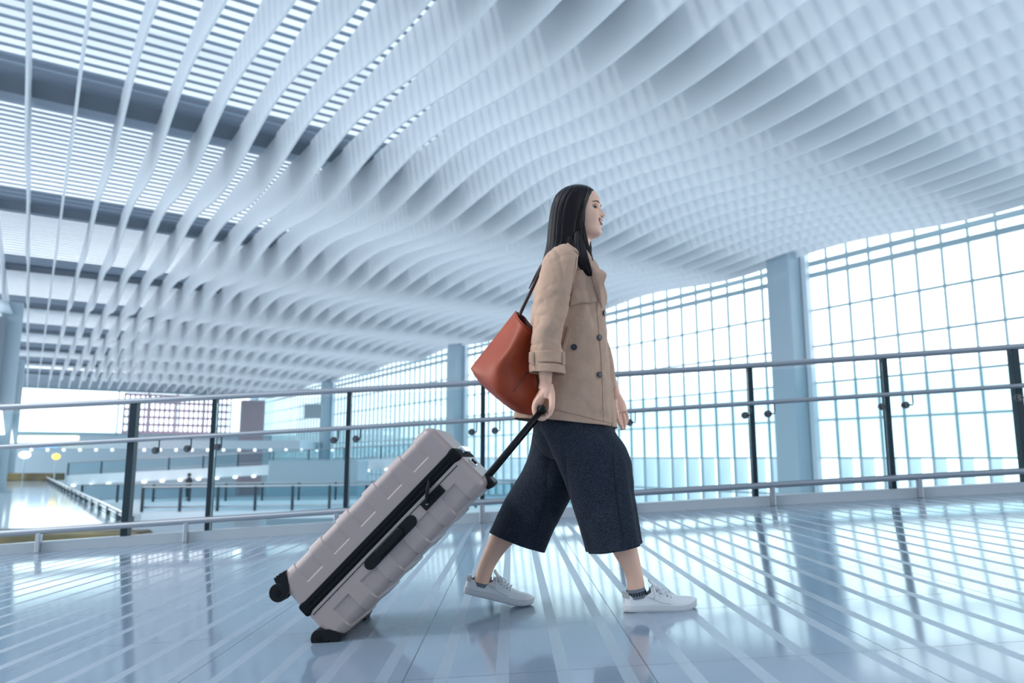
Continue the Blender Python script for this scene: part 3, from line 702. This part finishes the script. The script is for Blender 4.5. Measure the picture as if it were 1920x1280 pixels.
def surf_patch(name, rowsA, rowsB, m, off, th, par, n=14, k=6):
    a_ = catmull([Vector((*p, 0)) for p in rowsA], n); b2 = catmull([Vector((*p, 0)) for p in rowsB], n)
    bm = bmesh.new(); g_ = []
    for i in range(len(a_)):
        g_.append([bm.verts.new(hit(*(a_[i].lerp(b2[i], j/k))[:2], off)[0]) for j in range(k+1)])
    for i in range(len(g_)-1):
        for j in range(k): bm.faces.new((g_[i][j], g_[i+1][j], g_[i+1][j+1], g_[i][j+1]))
    return solid(link(name, bm, m, par), th, 0)
surf_patch('storm_flap', [(1079, 508), (1090, 506), (1104, 508), (1116, 516)], [(1068, 575), (1085, 569), (1108, 568), (1127, 563)], M['coat'], .005, .004, coat, 8, 12)
surf_patch('pocket_welt', [(1064, 612), (1058, 636), (1050, 662)], [(1071, 615), (1065, 639), (1057, 665)], M['coat'], .004, .004, coat, 6, 3)
def seam_line(pts, r=.0011, name='seam', par=coat, m=M['coatdark'], h=hit):
    bm = bmesh.new(); q = catmull([Vector((*p, 0)) for p in pts], 8)
    tube(bm, [h(v[0], v[1], .0012)[0] for v in q], r, 6); return link(name, bm, m, par)
seam_line([(1040, 768), (1080, 777), (1115, 786), (1150, 794)], .0008)
seam_line([(1118, 572), (1124, 640), (1128, 700), (1131, 798)])
for x, y in ((1076, 651), (1123, 633), (1123, 703), (1131.5, 587)):
    p, n = hit(x, y, .006); bm = bmesh.new(); cyl(bm, p, n, .0118, .004, 24); bt_ = link('button', bm, M['button'], coat, smooth=False); bevel(bt_, .0015, 2)
    bm = bmesh.new(); s = n.cross(ZZ).normalized(); cyl(bm, p+n*.0022-s*.002, n, .0012, .001, 8); cyl(bm, p+n*.0022+s*.002, n, .0012, .001, 8); link('button_thread', bm, M['thread'], coat)
def poly(name, pts, m, th, par, sub=2):
    bm = bmesh.new(); vs = [bm.verts.new(P(*p)) for p in pts[0]]; ws = [bm.verts.new(P(*p)) for p in pts[1]]
    if len(pts) > 2:
        us = [bm.verts.new(P(*p)) for p in pts[2]]
        for i in range(len(us)-1): bm.faces.new((ws[i], ws[i+1], us[i+1], us[i]))
    for i in range(len(vs)-1): bm.faces.new((vs[i], vs[i+1], ws[i+1], ws[i]))
    o = link(name, bm, m, par); solid(o, th, 0); return o
def lapel(rows_):
    bm = bmesh.new(); cs = [catmull([Vector((*p, 0)) for p in r_], 6) for r_ in rows_]
    g_ = []
    for i in range(len(cs[0])):
        c_ = catmull([c[i] for c in cs], 4); g_.append([bm.verts.new(P(*v[:3])) for v in c_])
    for i in range(len(g_)-1):
        for j in range(len(g_[0])-1): bm.faces.new((g_[i][j], g_[i+1][j], g_[i+1][j+1], g_[i][j+1]))
    return solid(link('lapel', bm, M['coat'], coat), .003, 0)
lapel([[(1098, 494, 2.80), (1106, 512, 2.79), (1112, 530, 2.79), (1119, 550, 2.80), (1127, 576, 2.825)],
       [(1108, 497, 2.795), (1118, 510, 2.775), (1122, 527, 2.775), (1125, 548, 2.79), (1128.3, 576, 2.82)],
       [(1119, 501, 2.81), (1136.5, 513, 2.79), (1133, 529, 2.79), (1128.5, 546, 2.81), (1129, 576, 2.825)]])
lapel([[(1120, 520, 2.93), (1122, 540, 2.92), (1124, 575, 2.90)], [(1129, 523, 2.94), (1132, 548, 2.92), (1128, 580, 2.90)], [(1131, 527, 2.95), (1138, 559, 2.93), (1131, 585, 2.90)]])
lapel([[(1080, 476, 2.83), (1096, 484, 2.80), (1106, 495, 2.80)], [(1092, 470, 2.85), (1103, 480, 2.83), (1110, 490, 2.825)], [(1101, 468, 2.88), (1107, 476, 2.86), (1112, 488, 2.85)]])
bm = bmesh.new(); loft(bm, [R(1056, 480, 1112, 500, YB, .098), R(1060, 470, 1110, 488, YB, .085), R(1066, 460, 1107, 474, YB, .075), R(1060, 464, 1110, 480, YB, .088), R(1054, 476, 1114, 492, YB, .104)], 48, 5, cap=(False, False))
solid(link('collar', bm, M['coat'], coat), .003)
# near sleeve
def slv(a, t): return .035*math.exp(-((t-.62)/.16)**2)*math.sin(26*t+2*a)+.02*math.sin(3*a+9*t)*sm(.1, .5, t)
bm = bmesh.new()
loft(bm, [R(1046, 463, 1070, 463, 2.825, .035), R(1032, 470, 1078, 470, 2.795, .055, 2.2), R(1018, 490, 1081, 490, 2.768, .066, 2.2), R(1010, 530, 1076, 530, 2.745, .066), R(1004, 570, 1068, 570, 2.735, .062), R(1000, 608, 1059, 606, 2.73, .059),
          R(997, 640, 1051, 640, 2.735, .056), R(994, 660, 1055, 662, 2.735, .056), R(992.5, 697, 1059, 701, 2.735, .060)], 96, 12, cap=(True, False), disp=slv)
crease(bm, .007, 8, 9, (1, 1, .5)); crease(bm, .004, 17, 4, (.8, .8, 1.2)); bvs = BVHTree.FromBMesh(bm)
sl = link('sleeve', bm, M['coat'], coat); solid(sl, .003)
def hits(px, py, off=.003):
    d = (P(px, py, 3)-cam.location).normalized(); loc, n, i, dist = bvs.ray_cast(cam.location, d)
    if loc is None: near = bvs.find_nearest(P(px, py, 2.73)); loc, n = near[0], near[1]
    if n.dot(d) > 0: n = -n
    return loc+n*off, n
bm = bmesh.new(); loft(bm, [R(991.5, 661, 1056.5, 661, 2.735, .0595), R(991, 672, 1057.5, 673, 2.735, .061), R(991, 681, 1058.5, 683, 2.735, .0625)], 72, 4, cap=(False, False))
solid(link('cuff_strap', bm, M['coat'], coat), .0045)
bm = bmesh.new(); loft(bm, [R(991.5, 684, 1058.8, 686, 2.735, .0615), R(991.5, 691, 1060, 693, 2.735, .063), R(992, 698, 1060.5, 702, 2.735, .064)], 72, 3, cap=(False, False))
solid(link('cuff', bm, M['coat'], coat), .0035)
for x in (1001, 1054):
    bm = bmesh.new(); q = hits(x, 660, .006)[0]; q2 = hits(x, 684, .009)[0]; d = (q2-q)/2; box(bm, (q+q2)/2, d, Vector((.006, 0, 0)), Vector((0, .003, 0))); bevel(link('belt_loop', bm, M['coat'], coat, smooth=False), .002)
bm = bmesh.new(); q0, q1 = P(1064, 461, 2.80), P(1083, 477, 2.775); d = (q1-q0)/2; s = Vector((.2, 1, .12)).normalized()
box(bm, (q0+q1)/2+Vector((0, -.006, .006)), d, s*.026, d.normalized().cross(s)*.004); ep = bevel(link('epaulette', bm, M['coat'], coat, smooth=False), .004, 3)
bm = bmesh.new(); tube(bm, [hits(1080, 482, .002)[0], hits(1078, 500, .002)[0], hits(1074, 530, .002)[0], hits(1068, 555, .002)[0]], .0011, 6, n=5); link('armhole_seam', bm, M['coatdark'], coat)
# far sleeve
bm = bmesh.new()
loft(bm, [R(1045, 472, 1085, 476, 3.08, .05), R(1035, 510, 1098, 510, 3.13, .06), R(1055, 600, 1120, 596, 3.13, .058), R(1085, 655, 1142, 645, 3.12, .055), R(1112, 725, 1153, 700, 3.09, .052), R(1116, 741, 1156.5, 726, 3.085, .052)], 60, 8, cap=(True, False), disp=lambda a, t: .03*math.sin(20*t+a))
solid(link('sleeve', bm, M['coat'], coat), .003)

# ---- culottes
bm = bmesh.new()
hipd = lambda a, t: .01*math.sin(4*a)
loft(bm, [R(1010, 700, 1125, 700, YB, .13), R(1004, 760, 1140, 765, YB, .15), R(1001, 800, 1150, 805, YB, .155), R(1003, 830, 1150, 835, YB, .145), R(1030, 862, 1130, 866, YB, .11)], 80, 8, cap=(True, True), disp=hipd)
fl = lambda a, t: (.030*math.sin(5*a+.6)+.018*math.sin(9*a+2))*sm(.15, 1, t)
loft(bm, [R(1010, 775, 1148, 785, 2.88, .085), R(1014, 805, 1153, 806, 2.87, .10), R(1029, 835, 1172, 834, 2.86, .115), R(1044, 868, 1184, 866, 2.855, .12), R(1058, 905, 1188, 900, 2.845, .12), R(1069, 940, 1191, 935, 2.84, .118), R(1085, 990, 1197, 978, 2.825, .118), R(1100, 1036, 1203, 1017, 2.815, .12)], 110, 9, cap=(True, False), disp=fl)
fl2 = lambda a, t: (.030*math.sin(5*a+2.6)+.016*math.sin(8*a))*sm(.15, 1, t)
loft(bm, [R(1004, 780, 1110, 790, 3.01, .085), R(1000, 810, 1108, 820, 3.02, .095), R(992, 850, 1098, 862, 3.03, .11), R(981, 880, 1086, 900, 3.03, .115), R(958, 918, 1068, 936, 3.03, .118), R(938, 955, 1048, 976, 3.03, .118), R(917, 996, 1022, 1034, 3.03, .12)], 110, 9, cap=(True, False), disp=fl2)
crease(bm, .009, 4.5, 5, (1.2, 1.2, .4)); wrinkle(bm, .002, 18, 5)
bvt = BVHTree.FromBMesh(bm)
tro = link('culottes', bm, M['wool'], W_); solid(tro, .004)
def hitt(px, py, off=.002):
    d = (P(px, py, 3)-cam.location).normalized(); loc, n, i, dist = bvt.ray_cast(cam.location, d)
    if loc is None: near = bvt.find_nearest(P(px, py, 2.8)); loc, n = near[0], near[1]
    if n.dot(d) > 0: n = -n
    return loc+n*off, n
seam_line([(1148, 850), (1155, 920), (1162, 970), (1168, 1020)], .0012, 'side_seam', tro, M['seam'], hitt)
seam_line([(1026, 920), (1012, 975), (1002, 1022)], .0012, 'side_seam', tro, M['seam'], hitt)

# ---- shoes (sneakers)
def shoe(heel, toe, Y, side):
    """heel, toe: pixels of the sole underside ends"""
    h = P(*heel, Y); t = P(*toe, Y); X = (t-h); L = X.length; X.normalize(); Yv = Vector((0, 1, 0)); Zv = X.cross(Yv).normalized()
    if Zv.z < 0: Zv = -Zv
    def S(x, y, z): return h+X*(x*L)+Yv*y+Zv*z
    outline = [(0, .004), (.02, .022), (.08, .032), (.2, .035), (.35, .034), (.5, .038), (.65, .045), (.78, .046), (.88, .040), (.95, .028), (.985, .014), (1, .003)]
    spring = lambda x: .016*max(0, (x-.70)/.3)**2
    def ww(x):
        for p, q in zip(outline, outline[1:]):
            if p[0] <= x <= q[0]: tt = (x-p[0])/(q[0]-p[0]); return p[1]+(q[1]-p[1])*tt
        return .003
    n = 40; xsn = [.5-.5*math.cos(math.pi*i/n) for i in range(n+1)]
    bm = bmesh.new(); prev = None; lay = []
    for z0, ex in ((0, -.003), (.003, .001), (.012, .002), (.024, .002), (.026, -.003)):
        pts = []
        for x in xsn: pts.append((x, ww(x)+ex*1.0))
        pts = [(x, y) for x, y in pts]+[(x, -y) for x, y in pts[::-1][1:-1]]
        lay.append([bm.verts.new(S(x*(1+.012*(ex > 0))-.006*(ex > 0), y, z0*(1.0)+spring(x))) for x, y in pts])
    for a_, b2 in zip(lay, lay[1:]):
        for i in range(len(a_)): j = (i+1) % len(a_); bm.faces.new((a_[i], a_[j], b2[j], b2[i]))
    bm.faces.new(lay[0][::-1]); bm.faces.new(lay[-1])
    sh = link('sneaker', bm, M['sole'], W_, smooth=True); wnorm(sh, 50)
    # upper
    hp = [(0, .058), (.03, .072), (.10, .070), (.20, .064), (.30, .068), (.38, .082), (.45, .084), (.52, .074), (.6, .064), (.7, .053), (.8, .046), (.88, .042), (.94, .036), (.985, .028), (1, .022)]
    def hh(x):
        for p, q in zip(hp, hp[1:]):
            if p[0] <= x <= q[0]: tt = (x-p[0])/(q[0]-p[0]); return p[1]+(q[1]-p[1])*sm(0, 1, tt)
        return .02
    bm = bmesh.new(); rows = []; na = 28; no = 48
    for i in range(no+1):
        x = .004+.985*(i/no); wd = ww(x)*.99; ht = hh(x)-.018; row = []
        for k in range(na+1):
            a_ = math.pi*k/na; cc, ss = math.cos(a_), math.sin(a_); lean = 1-.42*(ss**1.5)*sm(.0, .3, x)*sm(.99, .7, x)*.6
            row.append(bm.verts.new(S(x, wd*math.copysign(abs(cc)**.62, cc)*lean, .018+spring(x)+ht*ss**.75)))
        rows.append(row)
    for i in range(no):
        xm = (i+.5)/no
        for k in range(na):
            if .05 < xm < .37 and 7 <= k <= na-8: continue
            bm.faces.new((rows[i][k], rows[i+1][k], rows[i+1][k+1], rows[i][k+1]))
    up = link('upper', bm, M['shoe'], sh); solid(up, .003)
    # lining
    bm = bmesh.new(); sphere(bm, S(.2, 0, .045), 1, 16, (.045, .026, .012)); link('insole', bm, M['hole'], sh)
    # heel patch
    bm = bmesh.new(); rows = []
    for i in range(6):
        x = .002+.014*i; wd = ww(max(.006, x))*.96
        rows.append([bm.verts.new(S(x-.004, (wd)*c_, z_)) for c_, z_ in ((-1, .048), (-.93, .060), (-.8, .0665), (0, .0685), (.8, .0665), (.93, .060), (1, .048))])
    for r0, r1 in zip(rows, rows[1:]):
        for k in range(6): bm.faces.new((r0[k], r0[k+1], r1[k+1], r1[k]))
    bm.faces.new(rows[0]); link('heel_patch', bm, M['heel'], sh)
    # tongue
    bm = bmesh.new(); rows = []
    for x, z, wd in ((.60, .060, .014), (.50, .078, .018), (.43, .090, .021), (.38, .103, .023), (.365, .108, .019)):
        rows.append([bm.verts.new(S(x, wd*y, z-.006*y*y+.002)) for y in (-1, -.5, 0, .5, 1)])
    for r0, r1 in zip(rows, rows[1:]):
        for k in range(4): bm.faces.new((r0[k], r0[k+1], r1[k+1], r1[k]))
    tg = link('tongue', bm, M['shoe'], sh); solid(tg, .009, 0); subd(tg, 1)
    # facing panels with eyelets
    bm = bmesh.new(); ey = bmesh.new()
    for sd_ in (-1, 1):
        for i in range(6):
            x = .42+.045*i; z = hh(x)-.004-.0035*0; y = sd_*(.019+.001*i)
            q = S(x-.01, y+sd_*.006, z-.006); cyl(ey, q, (Zv*.7+Yv*sd_*.7), .0026, .003, 10)
    link('eyelet', ey, M['eyelet'], sh)
    for i in range(6):
        x = .42+.045*i; z = hh(x)+.003
        tube(bm, [S(x-.01, -.024-.001*i, z-.009), S(x, -.012, z+.001), S(x+.01, .0, z+.003), S(x, .012, z+.001), S(x-.01, .024+.001*i, z-.009)], .0023, 8, n=3)
    # bow
    c0 = S(.44, -.012, .088)
    for (dx, dz, dy) in ((.034, -.010, -.018), (-.016, -.026, -.024)):
        tube(bm, [c0, c0+X*dx*.5+Zv*(dz+.010)+Yv*dy*.6, c0+X*dx+Zv*dz+Yv*dy, c0+X*dx*.55+Zv*(dz-.012)+Yv*dy*.9, c0], .002, 8, n=4)
    tube(bm, [c0, c0+X*.02-Zv*.012-Yv*.018, c0+X*.028-Zv*.035-Yv*.028], .002, 8, n=4)
    tube(bm, [c0, c0-X*.005-Zv*.015-Yv*.020, c0+X*.004-Zv*.042-Yv*.030], .002, 8, n=4)
    link('lace', bm, M['lace'], sh)
    # stitched line along the side
    bm = bmesh.new(); tube(bm, [S(x, -ww(x)*1.0-.0008, z) for x, z in ((.30, .055), (.40, .045), (.5, .034), (.62, .030))], .0008, 6, n=4); link('stitching', bm, M['heel'], sh)
    return S
S1 = shoe((1169, 1145.5), (1306, 1143), 2.80, 1)
S2 = shoe((869, 1110), (998, 1139), 3.03, -1)
def sock(S, top, mid, Y):
    bm = bmesh.new(); p1 = P(*mid, Y); p0 = P(*top, Y)
    tube(bm, [p0, p0.lerp(p1, .5), p1], [.0335, .0345, .036], 28, n=3); o = link('sock', bm, M['sock'], W_)
    bm = bmesh.new(); ax = (p1-p0).normalized(); c = p0.lerp(p1, .55)
    s = ax.cross(Vector((0, 1, 0))).normalized(); t_ = ax.cross(s)
    for i in range(22):
        an = 2*math.pi*i/22; d = s*math.cos(an)+t_*math.sin(an); box(bm, c+d*.0346, ax*.0065, d*.0012, ax.cross(d)*.0030)
    link('sock_stripes', bm, M['sockb'], o, smooth=False)
sock(S1, (1191.5, 1102), (1195, 1119), 2.80); sock(S2, (907, 1078), (902, 1098), 3.03)

# ---------------------------------------------------------------- leather tote bag
bag = empty('tote_bag', P(950, 720, 2.80), 'terracotta leather tote bag hanging from the woman\'s shoulder behind her arm', 'bag')
near = [[(967, 583, 2.82), (972, 596, 2.775), (985, 611, 2.745), (998, 620, 2.775), (1004, 626, 2.785)],
        [(938, 620, 2.84), (948, 640, 2.76), (962, 652, 2.715), (985, 662, 2.765), (1004, 665, 2.785)],
        [(908, 658, 2.85), (920, 678, 2.765), (936, 690, 2.705), (975, 708, 2.75), (1006, 705, 2.785)],
        [(886, 686, 2.86), (903, 704, 2.79), (934, 733, 2.735), (972, 750, 2.745), (1008, 748, 2.785)],
        [(883, 691, 2.88), (902, 719, 2.87), (944, 756, 2.82), (972, 773, 2.80), (1006, 779, 2.79)]]
def bagpanel(name, grid, m):
    bm = bmesh.new(); r_ = [catmull([P(*p) for p in row], 6) for row in grid]
    cols = [catmull([r_[i][j] for i in range(len(r_))], 6) for j in range(len(r_[0]))]
    g_ = [[bm.verts.new(p) for p in c_] for c_ in cols]
    for i in range(len(g_)-1):
        for j in range(len(g_[0])-1): bm.faces.new((g_[i][j], g_[i][j+1], g_[i+1][j+1], g_[i+1][j]))
    o = link(name, bm, m, bag); solid(o, .003, 0); return o, g_
bagpanel('near_panel', near, M['leather'])
far = [[(967, 583, 2.83), (980, 588, 2.88), (992, 594, 2.92), (1000, 604, 2.93), (1004, 610, 2.93)]] + \
      [[(x, y, Y+dd) for (x, y, Y), dd in zip(row, (.01, .12, .18, .10, .03))] for row in near[1:-1]] + [[(x, y, Y+.003) for (x, y, Y) in near[-1]]]
far = [[(x, y, min(Y, 2.93 if x < 985 else 2.80)) for (x, y, Y) in row] for row in far]
far[0] = [(967, 583, 2.83), (976, 588, 2.86), (984, 594, 2.87), (990, 602, 2.84), (998, 612, 2.80)]
bagpanel('far_panel', far, M['bagin'])
bm = bmesh.new(); q = catmull([P(975, 728, 2.7), P(962, 738, 2.7)], 2)
bm.free()
bm = bmesh.new(); tube(bm, [P(1004, 684, 2.776), P(985, 703, 2.748), P(966, 730, 2.727), P(946, 753, 2.80)], .0016, 8, n=6); link('panel_seam', bm, M['strap'], bag)
bm = bmesh.new(); tube(bm, [P(967, 583, 2.82), P(972, 596, 2.772), P(985, 611, 2.742), P(998, 620, 2.772)], .002, 8, n=6); link('rim', bm, M['leather'], bag)
bm = bmesh.new(); tube(bm, [P(974, 592, 2.80), P(980, 578, 2.80), P(1003, 530, 2.79), P(1018, 494, 2.79), P(1034, 470, 2.83), P(1050, 462, 2.86)], .0042, 10, n=6, flat=1.5); link('strap', bm, M['strap'], bag)
bm = bmesh.new(); tube(bm, [P(992, 541, 2.80), P(1003, 519, 2.80), P(1014, 498, 2.80)], [.002, .004, .004], 8, n=4); link('strap_end', bm, M['strap'], bag)
